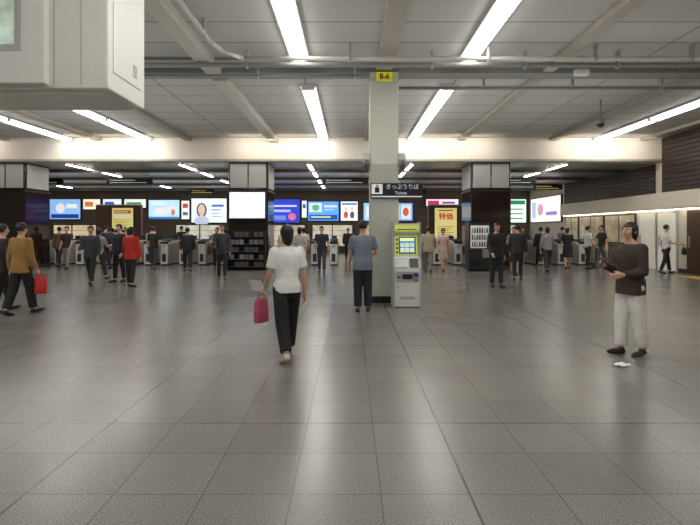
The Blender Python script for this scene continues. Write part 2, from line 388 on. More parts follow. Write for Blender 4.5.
ad(-0.6,0.5,2.1,3.35,YB,'lit white advertisement with two figures',(240,234,226),[('ell',-.4,.25,.16,.22,SKIN),('ell',-.4,-.4,.26,.38,(200,90,80)),('ell',.35,.25,.16,.22,SKIN),('ell',.35,-.4,.26,.38,(80,90,120)),('box',-.9,.9,.65,.85,(80,140,210))])
ad(0.9,2.6,2.1,3.25,YB,'lit pale blue advertisement with product pictures',(150,190,230),[('box',-.8,.2,-.6,.6,W_),('ell',.6,0,.2,.5,(220,120,90))])
ad(2.75,4.1,2.1,3.25,YB,'lit blue advertisement with a white panel',(110,165,225),[('box',-.1,.85,-.8,.8,(240,240,240)),('ell',.35,0,.3,.5,(220,100,80)),('box',-.85,-.3,-.8,.8,(250,226,120))])
ad(5.0,7.1,3.05,3.5,YB,'small lit pink and white sign',(245,215,225),[('box',-.9,-.2,-.6,.6,(200,60,110)),('box',0,.8,-.3,.3,(120,80,150))])
ad(10.2,11.55,1.98,3.5,YB,'lit green and white route board',(215,238,222),[('box',-.9,.9,.55,.9,(30,140,90)),('box',-.7,.7,.1,.2,(70,120,95)),('box',-.7,.7,-.3,-.2,(70,120,95)),('box',-.7,.7,-.7,-.6,(70,120,95))])
ad(7.5,9.9,2.2,3.4,YB,'lit white advertisement with a green band',(225,232,230),[('box',-.9,.9,.5,.85,(60,150,110)),('ell',-.4,-.2,.25,.4,(230,150,90))])
a_=ad(-2.2,2.2,2.0,3.45,0,'lit pink and white advertisement on the side wall',(238,220,228),[('ell',-.3,0,.2,.5,(215,150,175)),('box',.1,.8,.2,.6,(255,255,255)),('box',.1,.8,-.5,-.2,(150,120,200)),('box',-.9,-.6,-.7,.7,(170,190,225))],rz=math.radians(-90))
a_.location=(XR-0.001,29.2,2.72)
def shop(x0,x1,col,label,k=0):
    w=(x1-x0)/2; e=thing('shop_window',((x0+x1)/2,31.999,0),label,'shop window')
    box('frame',(-w,w,-0.25,0.0,0.0,1.86),M_dsteel,e)
    box('lit_interior',(-w+.06,w-.06,-0.262,-0.251,0.45,1.80),mat('shop_%d_%d_%d'%col,col,.4,emit=.6,var=.3,scale=2.5),e)
    for j in range(3):
        box('shelf',(-w+.06,w-.06,-0.32,-0.263,0.75+.35*j,0.775+.35*j),M_steel,e)
    m_=int(w*2/1.1)
    for j in range(1,m_):
        xx=-w+2*w*j/m_; box('mullion',(xx-.03,xx+.03,-0.33,-0.262,0.45,1.80),M_dsteel,e)
shop(-19.4,-15.6,(226,204,170),'warm lit shop window with shelves on the far wall')
shop(-11.4,-8.2,(218,214,200),'white lit shop window with shelves on the far wall')
shop(-7.6,-5.6,(238,220,186),'warm lit shop window with shelves on the far wall')
shop(-5.2,-2.9,(204,192,172),'beige lit shop window with shelves on the far wall')
shop(-2.5,0.2,(222,212,192),'pale lit shop window with shelves on the far wall')
shop(0.9,4.2,(212,190,158),'warm lit shop window with shelves on the far wall')
shop(7.6,11.0,(216,214,204),'white lit shop window with shelves on the far wall')
def partition(x0,x1,y,label,z=3.2):
    e = thing('partition', ((x0+x1)/2,y,0), label, 'partition')
    w=(x1-x0)/2
    box('panel', (-w,w,0,0.25,0.1,z), M_brown, e, bev=0.01)
    box('skirting', (-w-.01,w+.01,-0.02,0.27,0.0,0.12), M_blackm, e)
    box('cap_rail', (-w-.01,w+.01,-0.02,0.27,z,z+0.06), M_steel, e)
partition(-14.6,-12.0,27.9,'dark brown partition carrying a poster beyond the gates',2.9)
partition(4.5,6.5,27.9,'dark brown partition with a yellow poster',2.9)
fine=[('box',-.8,.8-.25*(k%3),-.1-.13*k,-.06-.13*k,(150,110,60)) for k in range(6)]
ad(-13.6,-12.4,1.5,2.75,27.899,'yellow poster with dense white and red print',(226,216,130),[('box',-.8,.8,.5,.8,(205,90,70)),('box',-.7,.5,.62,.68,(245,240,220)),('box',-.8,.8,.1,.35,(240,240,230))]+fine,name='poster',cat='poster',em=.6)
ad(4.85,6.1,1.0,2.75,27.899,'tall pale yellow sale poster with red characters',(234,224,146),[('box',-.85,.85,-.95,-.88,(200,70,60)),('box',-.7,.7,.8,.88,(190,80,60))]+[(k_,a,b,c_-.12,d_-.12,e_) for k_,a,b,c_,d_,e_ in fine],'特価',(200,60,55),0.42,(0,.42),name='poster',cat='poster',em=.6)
partition(-19.0,-16.6,26.0,'dark brown shop partition beyond the gates',2.7)
s = thing('wall_screen', (-3.88,18.44,2.45), 'bright white display screen mounted on the pillar', 'screen')
box('bezel', (-0.72,0.72,-0.09,0.06,-0.55,0.55), M_black, s, bev=0.01)
box('lit_face', (-0.67,0.67,-0.098,-0.091,-0.49,0.49), emat('screen_white', (228,234,238), .9, .03), s)
bm = bmesh.new()
for i in range(5): addbox(bm, -0.6,0.6-0.2*(i%2),-0.102,-0.099,0.32-i*0.15,0.34-i*0.15)
finish(bm,'printed_lines',emat('ink_grey',(190,198,210),.8),s)
r = thing('brochure_rack', (-3.88,18.2,0), 'dark brochure rack filled with leaflets against the pillar', 'rack')
box('back_panel', (-0.7,0.7,0.2,0.24,0.0,1.5), M_blackm, r)
for s_ in (-1,1): box('side_panel', (s_*0.7-0.02,s_*0.7+0.02,-0.1,0.19,0.0,1.5), M_blackm, r)
for k in range(5):
    box('shelf', (-0.675,0.675,-0.08,0.195,0.12+0.28*k,0.14+0.28*k), M_dsteel, r)
cols=[(98,88,84),(150,148,142),(74,80,102),(132,122,96),(84,92,88),(126,126,130)]
for k in range(5):
    for j in range(7):
        if (k*5+j*3)%4==0: continue
        cc = cols[(k*3+j*2)%6]
        o = box('leaflet_stack', (-0.075,0.075,-0.02,0.02,0,0.17), mat('leaf_%d_%d_%d'%cc, cc, 0.5), None, loc=(-3.88-0.55+0.183*j,18.2+0.03,0.141+0.28*k))
        tag(o,'stack of printed leaflets on the rack shelf','leaflets','leaflets on the brochure rack')
v = thing('vending_machine', (4.75,18.1,0), 'dark drinks vending machine with lit window against the pillar', 'vending machine')
box('cabinet', (-0.4,0.4,-0.3,0.34,0.06,1.8), mat('vend_dark',(46,46,50),0.35), v, bev=0.02)
box('window', (-0.34,0.34,-0.31,-0.301,0.85,1.68), emat('vend_glow',(200,206,198),.4,.15,8), v)
vc=[(150,60,54),(70,90,140),(190,180,160),(70,120,84),(60,50,46)]
for k in range(3):
    bm = bmesh.new(); addbox(bm,-0.33,0.33,-0.34,-0.312,0.9+0.25*k,0.91+0.25*k); finish(bm,'shelf_rail',M_dsteel,v)
    for j in range(7):
        bm = bmesh.new(); cyl(bm,(-0.27+0.09*j,-0.326,0.915+0.25*k),(-0.27+0.09*j,-0.326,1.09+0.25*k),0.030,0.026,10)
        finish(bm,'drink_sample',mat('can_%d_%d_%d'%vc[(k+j)%5],vc[(k+j)%5]),v,True)
box('coin_panel', (0.1,0.34,-0.315,-0.301,0.5,0.8), M_steel, v)
box('dispensing_flap', (-0.34,0.05,-0.315,-0.301,0.2,0.4), M_black, v)
for s_ in (-1,1): box('foot', (s_*0.3-0.05,s_*0.3+0.05,-0.2,0.2,0,0.058), M_black, v)

def hsign(x, w, col, y=21.2, z=3.5):
    e = thing('hanging_sign', (x,y,z), 'black hanging sign with dim lit lines over the gates', 'sign', 'hanging signs over the gates')
    box('panel', (-w,w,-0.04,0.04,0,0.26), M_black, e, bev=0.01)
    for s_ in (-1,1):
        bm = bmesh.new(); cyl(bm,(s_*w*.8,0,0.26),(s_*w*.8,0,ZL-z-0.0005),0.012,n=8); finish(bm,'hanger_rod',M_steel,e,True)
    bm=bmesh.new()
    for k in range(2):
        addbox(bm,-w*.85,-w*.85+w*(1.1 if k else 1.6),-0.046,-0.041,0.06+.1*k,0.085+.1*k)
    finish(bm,'lit_lines',emat('sgl_%d_%d_%d'%col,col,.35),e)
hsign(-9.6,1.0,(190,210,190)); hsign(-13.6,1.1,(230,190,120)); hsign(-0.2,1.0,(225,225,225)); hsign(7.2,.9,(225,225,225))
hsign(-8.0,.7,(230,200,90),26.4,3.45); hsign(3.4,.7,(200,220,240),26.4,3.45); hsign(9.6,.7,(230,200,90),23.6,3.45)

# ------------------------------------------------------------------ ticket gates
g = thing('ticket_gate', (0,21,0), 'silver automatic ticket gate with black top and grey sides', 'ticket gate', 'row of automatic ticket gates')
kids=[]
bm = bmesh.new(); prism(bm, [(-0.85,0.06),(-0.85,0.90),(-0.78,0.98),(-0.3,1.06),(0.8,1.06),(0.88,0.98),(0.88,0.06)], axis='x', a=-0.15, b=0.15)
kids.append(finish(bm,'body',mat('gate_silver',(226,225,220),0.4,0.0,var=.02),g))
for s_ in (-1,1):
    bm = bmesh.new(); prism(bm, [(-0.80,0.12),(-0.80,0.88),(-0.3,0.96),(0.82,0.96),(0.82,0.12)], axis='x', a=min(s_*.1505,s_*.165), b=max(s_*.1505,s_*.165)); kids.append(finish(bm,'side_panel',mat('gate_side',(176,178,178),.3,.3),g))
bm = bmesh.new(); prism(bm, [(-0.83,0.93),(-0.78,0.985),(-0.3,1.065),(0.8,1.065),(0.8,1.11),(-0.3,1.11),(-0.87,1.0),(-0.87,0.93)], axis='x', a=-0.17, b=0.17); kids.append(finish(bm,'top_panel',M_black,g))
kids.append(box('plinth',(-0.13,0.13,-0.8,0.82,0,0.058),M_blackm,g))
kids.append(box('card_reader',(-0.1,0.1,-0.5,-0.34,1.085,1.125),mat('reader_blue',(60,110,190),.4,emit=.1),g))
kids.append(box('indicator',(-0.05,0.05,-0.862,-0.851,0.78,0.83),emat('ind_green',(90,150,120),.2),g))
kids.append(box('front_stripe',(-0.08,0.08,-0.858,-0.851,0.16,0.5),M_dsteel,g))
for s_ in (-1,1):
    bm = bmesh.new(); prism(bm, [(0.35,0.55),(0.35,0.95),(0.5,0.95),(0.62,0.75),(0.5,0.55)], axis='x', a=min(s_*.166,s_*.19), b=max(s_*.166,s_*.19)); kids.append(finish(bm,'flap',mat('flap_orange',(190,140,96),0.5),g))
kids.append(box('exit_post',(-0.1,0.1,0.6,0.75,1.111,1.25),M_dsteel,g))
gx = [-14.2,-13.3,-12.4,-11.5,-10.4,-9.4,-8.6,-7.9,-7.1,-6.3,-5.4,-2.4,-1.5,-0.7,1.9,2.8,3.7,4.6,7.2,8.1,9.0,9.9,10.8]
g.location=(gx[0],21.5,0)
for x in gx[1:]: clone(g,'ticket_gate',(x,21.5,0),kids)

# ------------------------------------------------------------------ right wall
def door(i, y, w, leaf_m, fr):
    e = D.objects.new('door_%d'%i, None); e.location=(XR-0.005,y,0); link(e); e['kind']='structure'
    box('frame', (-0.07,0,-w-0.06,w+0.06,0.002,2.2), fr, e)
    box('leaf', (-0.085,-0.071,-w,w,0.02,2.13), leaf_m, e)
    box('handle', (-0.13,-0.086,w-0.14,w-0.10,0.9,1.3), M_steel, e)
M_glass = mat('lit_glass',(216,212,198),0.15,emit=0.22,var=0.03)
door(1,16.45,0.42,mat('brown_door',(80,56,44),0.4),M_brown); door(2,18.0,0.5,M_glass,M_panel_grey); door(3,19.2,0.5,M_glass,M_panel_grey)
def win(i,y0,y1):
    e = D.objects.new('window_%d'%i, None); e.location=(XR-0.005,(y0+y1)/2,0.9); link(e); e['kind']='structure'; w=(y1-y0)/2
    box('frame',(-0.06,0,-w,w,0,1.3),M_dsteel,e); box('pane',(-0.07,-0.061,-w+.07,w-.07,.07,1.23),mat('window_lit',(186,172,146),0.15,emit=0.2,var=0.3,scale=2),e)
    box('mullion',(-0.08,-0.071,-.03,.03,.05,1.25),M_dsteel,e)
win(1,20.0,22.4); win(2,22.5,24.9); win(3,25.0,26.5)
e = thing('service_counter',(XR-0.35,23.3,0),'long pale service counter beneath the lit windows','counter')
box('front_panel',(-0.2,0.26,-3.1,3.1,0.1,0.84),mat('counter_cream',(190,178,156),.5),e,bev=.01)
box('counter_top',(-0.26,0.27,-3.15,3.15,0.84,0.89),M_brown,e,bev=.008)
box('kick',(-0.15,0.26,-3.05,3.05,0.0,0.1),M_dsteel,e)
for i,(y0,y1) in enumerate(((14.6,17.4),(17.6,20.4),(20.6,23.4),(23.6,26.4))):
    e = thing('wall_light', (XR-0.15,(y0+y1)/2,2.2995), 'slim lit lamp strip beneath the wall fascia', 'wall light', 'lamp strips along the side wall')
    w=(y1-y0)/2
    box('housing',(-0.1,0.1,-w,w,-0.03,0),M_white,e); box('diffuser',(-0.09,0.09,-w+.03,w-.03,-0.06,-0.031),mat('lamp_strip',(255,244,222),.5,emit=4,var=0),e)
bm = bmesh.new()
for i in range(6):
    for j in range(2):
        x=10.7+j*0.3; y=14.2+i*0.3
        addbox(bm,x,x+0.29,y,y+0.29,0.0,0.006)
        for a in range(4): addbox(bm,x+0.03+a*0.065,x+0.055+a*0.065,y+0.02,y+0.27,0.006,0.011)
tag(finish(bm,'tactile_paving',mat('tactile_yellow',(205,170,60),0.6)),'yellow ribbed tactile paving strip on the floor by the wall','tactile paving')
e = thing('security_camera',(6.7,13,ZC-0.02),'dark dome security camera hung from the ceiling','security camera')
bm=bmesh.new(); cyl(bm,(0,0,0.0195),(0,0,-0.5),0.02,n=10); finish(bm,'drop_pole',M_pipe,e,True)
bm=bmesh.new(); cyl(bm,(0,0,-0.5),(0,0,-0.62),0.11,n=20); finish(bm,'housing',M_pipe,e,True)
bm=bmesh.new(); ell(bm,(0,0,-0.62),(0.1,0.1,0.1),20,12); finish(bm,'dome',M_black,e,True)
e = thing('ceiling_speaker',(4.6,9.66,ZC-0.08),'small white loudspeaker fixed beneath the ceiling','loudspeaker')
bm=bmesh.new(); addbox(bm,-0.14,0.14,-0.07,0.07,-0.32,-0.2,bev=0.02); finish(bm,'cabinet',M_white,e)
bm=bmesh.new(); cyl(bm,(0,0,0.0795),(0,0,-0.2),0.015,n=8); finish(bm,'bracket',M_pipe,e)
bm=bmesh.new(); bmesh.ops.create_grid(bm,x_segments=10,y_segments=10,size=0.5)
for v_ in bm.verts:
    x,y=v_.co.x,v_.co.y; v_.co=Vector((x*0.16,y*0.12,0.003+0.018*abs(math.sin(x*7+y*5))+0.01*abs(math.cos(y*9))))
o=finish(bm,'paper_scrap',mat('paper',(240,240,238),0.6,var=.02),None,True,(3.07,5.5,0)); o.rotation_euler=(0,0,0.5)
tag(o,'crumpled white paper scrap lying on the tiles','paper scrap')

# ------------------------------------------------------------------ people
M_skin = mat('skin',(212,166,138),0.5,var=0.06)
M_hair = mat('hair_black',(30,24,22),0.45,var=0.3,scale=40,bump=0.2)
def sh(col,nm=None,**k):
    return mat('cloth_%d_%d_%d'%col,col,0.85,var=0.10,scale=9,bump=0.35,bscale=14,**k)
KIDS={}
def person(px,py,H,head,label,shirt,pants,shoe=(30,28,28),hairlen=0,legs=((12,4),(-12,10)),arms=((8,8,12,0),(-6,8,12,0)),sleeve='short',
           vox=0.012,fem=False,skirt=False,jacket=False,face=False,pantw=1.0,hair=None):
    """arms: (forward, outward, elbow, inward) for right, left ; heading: 0 faces the camera"""
    P = thing('person',(px,py,0),label,'person',rz=math.radians(head))
    h=H; KL=[]
    bb=bmesh.new(); bs=bmesh.new(); bp=bmesh.new()
    sw=.103 if fem else .112
    tr=[(0,0,.475,.06,.05),(0,0,.50,.085,.06),(0,0.004,.54,.09,.066),(0,0,.60,.078 if not fem else .07,.058),(0,0,.66,.08 if not fem else .074,.06),(0,-.002,.73,.093 if not fem else .085,.064),(0,0,.78,.1,.062),(0,.004,.81,.085,.05),(0,.006,.835,.045,.036),(0,.004,.86,.031,.032)]
    loft(bb,[(a*h,b*h,c*h,d*h,e*h) for a,b,c,d,e in tr])
    off=.013 if jacket else .008
    bot=.455 if jacket else .495
    st=[(0,0,bot,.096+off,.07+off),(0,.003,.55,.094+off,.068+off),(0,0,.61,(.074 if fem else .083)+off,.06+off),(0,0,.67,(.08 if fem else .087)+off,.062+off),(0,-.003,.73,(.092 if fem else .1)+off,.067+off*.8),(0,0,.78,.104+off*.6,.062+off*.7),(0,.003,.812,.085+off*.5,.052+off*.5),(0,.005,.836,.046+off*.5,.037+off*.5)]
    loft(bs,[(a*h,b*h,c*h,d*h,e*h) for a,b,c,d,e in st])
    cap(bb,(0,.006*h,.82*h),.034*h,(0,-.002*h,.89*h),.031*h)
    hc=Vector((0,-.006*h,.936*h))
    ell(bb,hc+Vector((0,.006*h,.006*h)),(.044*h,.053*h,.058*h),20,14)
    ell(bb,hc+Vector((0,-.014*h,-.028*h)),(.034*h,.036*h,.036*h),16,12)
    ell(bb,hc+Vector((0,-.032*h,-.05*h)),(.017*h,.014*h,.012*h),12,8)
    cap(bb,hc+Vector((0,-.047*h,.004*h)),.005*h,hc+Vector((0,-.058*h,-.016*h)),.0075*h,8)
    for s_ in (-1,1):
        ell(bb,hc+Vector((s_*.045*h,.006*h,-.006*h)),(.006*h,.012*h,.018*h),10,8)
        ell(bb,hc+Vector((s_*.02*h,-.038*h,-.02*h)),(.014*h,.014*h,.014*h),10,8)
    ell(bb,hc+Vector((0,-.043*h,-.033*h)),(.013*h,.009*h,.006*h),10,8)
    bh=bmesh.new(); bmesh.ops.create_icosphere(bh,subdivisions=4,radius=1)
    for v_ in bh.verts:
        x,y,z=v_.co
        lim=-0.55 if hairlen else -0.40
        k=1.0+0.02*math.sin(x*17)*math.sin(z*13+y*9)
        if y < lim and z < 0.32: k=0.62
        elif y < 0.05 and z < -0.15 and not hairlen: k=0.7
        elif z < -0.62 and not hairlen: k=0.75
        v_.co=Vector((x*.051*h*k,y*.061*h*k+.007*h,z*.060*h*k+.009*h))+hc
        if hairlen and v_.co.z < hc.z-.01*h and y>-.3 and k>.9:
            v_.co.z = hc.z-.01*h-(hc.z-.01*h-v_.co.z)*(1.0+hairlen*.9); v_.co.y += .008*h; v_.co.x *= .92
    KL.append(finish(bh,'hair',M_hair if hair is None else mat('hair_%d_%d_%d'%hair,hair,0.5,var=.2,scale=30),P,True))
    feet=[]
    for s_,(a,k) in zip((-1,1),legs):
        hip=Vector((s_*.05*h,0,.52*h)); A=math.radians(a); B=math.radians(a-k)
        kn=hip+Vector((s_*.004*h,-math.sin(A)*.245*h,-math.cos(A)*.245*h))
        an=kn+Vector((0,-math.sin(B)*.235*h,-math.cos(B)*.235*h))
        cap(bb,hip,.05*h,kn,.032*h); mid=kn.lerp(an,.3)+Vector((0,.006*h,0)); cap(bb,kn,.032*h,mid,.031*h); cap(bb,mid,.031*h,an,.02*h)
        if not skirt:
            w=pantw
            cap(bp,hip,.06*h,kn,.041*h*w)
            cap(bp,kn,.041*h*w,kn.lerp(an,.93),.034*h*w,s1=False)
        q=B*.7 if B<0 else B*.5
        fd=Vector((s_*.12,-math.cos(q),math.sin(q))).normalized(); dn=Vector((0,-math.sin(B)*.5,-1)).normalized()
        heel=an+dn*.028*h-fd*.018*h; ball=heel+fd*.095*h; toe=heel+fd*.128*h
        cap(bb,an,.02*h,heel+fd*.02*h,.018*h); cap(bb,heel+fd*.01*h,.016*h,ball,.016*h)
        bf=bmesh.new()
        cap(bf,heel,.021*h,ball,.024*h,12); cap(bf,ball,.024*h,toe,.016*h,12); cap(bf,an+dn*.012*h,.025*h,heel+fd*.035*h,.021*h,12)
        feet.append(bf)
    loft(bp,[(0,0,.455*h,.06*h,.06*h),(0,.003*h,.49*h,.097*h,.072*h),(0,.003*h,.54*h,.097*h,.07*h),(0,0,.59*h,.08*h,.063*h)])
    if skirt:
        loft(bp,[(0,0,.28*h,.125*h,.11*h),(0,0,.40*h,.112*h,.09*h),(0,0,.5*h,.102*h,.076*h),(0,0,.58*h,.08*h,.063*h)])
    hands=[]
    for s_,(f,ab,el,inw) in zip((-1,1),arms):
        shp=Vector((s_*sw*h,.004*h,.80*h)); F_=math.radians(f); AB=math.radians(ab); E=math.radians(f+el)
        u=Vector((s_*math.sin(AB),-math.sin(F_)*math.cos(AB),-math.cos(F_)*math.cos(AB)))
        elb=shp+u*.172*h
        w_=Vector((s_*math.sin(AB)*.6-s_*inw,-math.sin(E),-math.cos(E))).normalized()
        wr=elb+w_*.148*h
        cap(bb,shp,.03*h,elb,.022*h); m2=elb.lerp(wr,.3); cap(bb,elb,.022*h,m2,.023*h); cap(bb,m2,.023*h,wr,.014*h)
        if sleeve=='short':
            cap(bs,shp-Vector((s_*.008*h,0,0)),.036*h+off*h*.5,shp.lerp(elb,.72),.034*h+off*h*.4,s1=False)
        elif sleeve=='long':
            cap(bs,shp-Vector((s_*.008*h,0,0)),.036*h+off*h*.5,elb,.029*h+off*h*.5); cap(bs,elb,.029*h+off*h*.5,elb.lerp(wr,.95),.021*h+off*h*.5,s1=False)
        n_=Vector((-s_,0,0)); n_=(n_-w_*n_.dot(w_)).normalized(); uu=w_.cross(n_)*s_
        if uu.y>0 and abs(w_.z)>.5: uu=-uu
        elif abs(w_.z)<=.5 and uu.z<0: uu=-uu
        lens=[.036,.043,.046,.041]
        for i in range(4):
            t_=(i-1.5)*.0112*h
            kn_=wr+w_*(.054-.003*abs(i-2))*h+uu*t_
            cap(bb,wr+uu*t_*.55,.0085*h,kn_,.0075*h,8)
            c1=math.radians(22+ (f%7)); c2=math.radians(55)
            d1=(w_*math.cos(c1)+n_*math.sin(c1)); d2=(w_*math.cos(c2)+n_*math.sin(c2))
            m_=kn_+d1*lens[i]*.55*h; cap(bb,kn_,.0053*h,m_,.005*h,8); cap(bb,m_,.005*h,m_+d2*lens[i]*.5*h,.0042*h,8)
        tb=wr+w_*.014*h+uu*.014*h; td=(w_*.75+uu*.6+n_*.3).normalized(); tm=tb+td*.028*h
        cap(bb,tb,.0085*h,tm,.0062*h,8); cap(bb,tm,.0062*h,tm+(w_*.9+n_*.35+uu*.1).normalized()*.022*h,.005*h,8)
        hands.append(wr+w_*.075*h+n_*.015*h)
    KL.append(remesh(bb,'body',M_skin,P,min(vox*.75,.0115),2))
    cm = shirt if not isinstance(shirt,tuple) else sh(shirt)
    KL.append(remesh(bs,'shirt' if not jacket else 'jacket',cm,P,vox,5 if vox<.012 else 2))
    KL.append(remesh(bp,'skirt' if skirt else 'trousers',sh(pants),P,vox,5 if vox<.012 else 2))
    mn=10
    sm=mat('shoe_%d_%d_%d'%shoe,shoe,0.45)
    shoes=[]
    for bf in feet:
        o=remesh(bf,'shoe',sm,P,min(vox*.8,.014),3 if vox<.012 else 1); shoes.append(o); KL.append(o)
        mn=min(mn,min(v_.co.z for v_ in o.data.vertices))
    for o in shoes:
        for v_ in o.data.vertices:
            if v_.co.z < mn+.008*h: v_.co.z = mn+.008*h
    if face:
        for s_ in (-1,1):
            bm=bmesh.new(); ell(bm,hc+Vector((s_*.0185*h,-.0455*h,.0*h)),(.0085*h,.004*h,.0045*h),12,8); finish(bm,'eye',mat('eye_white',(225,222,218),.2),P,True)
            bm=bmesh.new(); ell(bm,hc+Vector((s_*.0185*h,-.0495*h,.0*h)),(.0038*h,.0015*h,.0038*h),12,8); finish(bm,'iris',mat('iris',(40,26,20),.2),P,True)
            bm=bmesh.new(); ell(bm,hc+Vector((s_*.019*h,-.047*h,.012*h)),(.012*h,.003*h,.002*h),12,8); finish(bm,'eyebrow',M_hair,P,True)
        bm=bmesh.new(); ell(bm,hc+Vector((0,-.0505*h,-.033*h)),(.013*h,.003*h,.0035*h),12,8); finish(bm,'lips',mat('lips',(165,95,88),.5),P,True)
    P.location.z=-mn-.008*h
    KIDS[P.name]=KL
    R=Matrix.Rotation(math.radians(head),4,'Z')
    out=[]
    for s_,v_ in zip((-1,1),hands):
        out.append((Matrix.Translation(P.location)@R@v_, (R@Vector((s_,0,0)))))
    return P,out
def reperson(src,x,y,head,label,top,low):
    new=src.copy(); new.name='person'; new.location=(x,y,src.location.z); new.rotation_euler=(0,0,math.radians(head)); new['label']=label
    COL.objects.link(new)
    for c in KIDS[src.name]:
        k=c.copy(); k.parent=new; COL.objects.link(k)
        b_=c.name.split('.')[0]
        if b_ in ('shirt','jacket','trousers','skirt'):
            k.material_slots[0].link='OBJECT'; k.material_slots[0].material=sh(top if b_ in ('shirt','jacket') else low)

def tote(hd,w,hgt,d,col,label,rz=0,name='tote_bag',drop=0.12,out=0.04):
    hand,od=hd; hand=hand+od*out
    e=thing(name,(hand.x,hand.y,hand.z-drop-hgt),label,'bag',rz=rz)
    bm=bmesh.new(); loft(bm,[(0,0,0,w*.46,d*.4),(0,0,.02,w*.5,d*.5),(0,0,hgt*.5,w*.5,d*.5),(0,0,hgt*.93,w*.46,d*.28),(0,0,hgt,w*.45,d*.2)],24,.5)
    finish(bm,'bag_body',mat('bag_%d_%d_%d'%col,col,.5,bump=.3,bscale=12),e,True)
    for s_ in (-1,1):
        bm=bmesh.new(); prev=None
        for i in range(11):
            a=math.pi*i/10; p=Vector((w*.28*math.cos(a),s_*d*.1*(1-math.sin(a)),hgt*.95+(drop+.05*hgt)*math.sin(a)))
            if prev is not None: cap(bm,prev,.006,p,.006,8)
            prev=p
        finish(bm,'handle',mat('bagh_%d_%d_%d'%col,tuple(int(c_*.7) for c_ in col),.5),e,True)
    return e
def sheet(hd,w,hgt,col,label,rz=0,name='paper_sheet',tilt=.5,t=.004,cat='paper',ofs=(0,0,0)):
    o=box(name,(-w/2,w/2,-t/2,t/2,-hgt/2,hgt/2),mat('item_%d_%d_%d'%col,col,.5,var=.05),None,bev=t*.3)
    o.location=hd[0]+Vector(ofs); o.rotation_euler=(tilt,0,rz); return tag(o,label,cat)

def checked():
    m=D.materials.new('checked_cotton'); m.use_nodes=True; nt=m.node_tree; b=nt.nodes['Principled BSDF']; L=nt.links.new
    tc=nt.nodes.new('ShaderNodeTexCoord'); br=nt.nodes.new('ShaderNodeTexBrick'); br.offset=0
    mp=nt.nodes.new('ShaderNodeMapping'); mp.inputs['Rotation'].default_value=(math.pi/2,0,0)
    br.inputs['Scale'].default_value=1; br.inputs['Brick Width'].default_value=.03; br.inputs['Row Height'].default_value=.03; br.inputs['Mortar Size'].default_value=.003
    br.inputs['Color1'].default_value=srgb((134,142,156))+(1,); br.inputs['Color2'].default_value=srgb((124,132,146))+(1,); br.inputs['Mortar'].default_value=srgb((102,110,126))+(1,)
    L(tc.outputs['Object'],mp.inputs['Vector']); L(mp.outputs['Vector'],br.inputs['Vector']); L(br.outputs['Color'],b.inputs['Base Color']); b.inputs['Roughness'].default_value=.85
    return m

P,hd=person(-0.76,5.86,1.62,-158,'woman walking away in white top and black trousers carrying a bag',(236,236,232),(26,26,29),shoe=(205,190,170),hairlen=1.8,
   legs=((18,5),(-16,16)),arms=((-6,8,14,0),(6,8,40,0)),vox=.009,fem=True,pantw=1.25)
tote(hd[1],.20,.30,.09,(196,84,106),'pink tote bag carried by the woman in white',rz=.9,out=.04,drop=.06)
sheet(hd[1],.19,.16,(235,235,240),'white paper sheets held by the woman in white',rz=-.5,ofs=(-.10,-.0,.09))
P,hd=person(0.24,9.1,1.70,178,'man standing in grey-blue checked shirt and dark trousers',checked(),(36,38,46),legs=((3,2),(-3,2)),arms=((15,12,70,.35),(10,10,20,.05)),vox=.009,shoe=(35,33,32),jacket=True,pantw=1.25)
sheet(hd[0],.075,.15,(20,20,24),'dark mobile phone held by the man in checked shirt',name='mobile_phone',t=.009,cat='phone',tilt=-.5)
P,hd=person(3.46,6.0,1.62,-70,'woman in dark brown top and white trousers looking at a phone',(64,52,46),(226,224,216),shoe=(60,42,32),hairlen=1.5,legs=((7,6),(-5,4)),arms=((8,6,98,.25),(6,6,75,.45)),vox=.009,fem=True,sleeve='long',face=True,jacket=True,pantw=1.25)
sheet(hd[0],.075,.15,(20,20,24),'dark mobile phone held by the woman in brown',name='mobile_phone',rz=-1.3,t=.009,cat='phone',tilt=-.6)
P,hd=person(-5.95,8.8,1.66,165,'person in ochre jacket and dark trousers carrying a red bag',(160,124,68),(36,33,34),legs=((14,4),(-12,10)),arms=((4,4,20,0),(-5,10,14,0)),vox=.01,sleeve='long',jacket=True,pantw=1.25)
tote(hd[0],.20,.32,.10,(200,40,44),'bright red tote bag carried beside the ochre jacket',rz=.9,drop=.02,out=.06)
P,hd=person(-6.5,9.1,1.64,150,'person in dark coat walking away with a red bag',(58,50,52),(32,32,36),legs=((-12,8),(14,4)),vox=.011,sleeve='long',jacket=True,arms=((8,8,12,0),(-6,14,12,0)))
tote(hd[1],.20,.28,.09,(190,40,44),'small red bag carried by the person in dark coat',rz=.2,drop=.08)
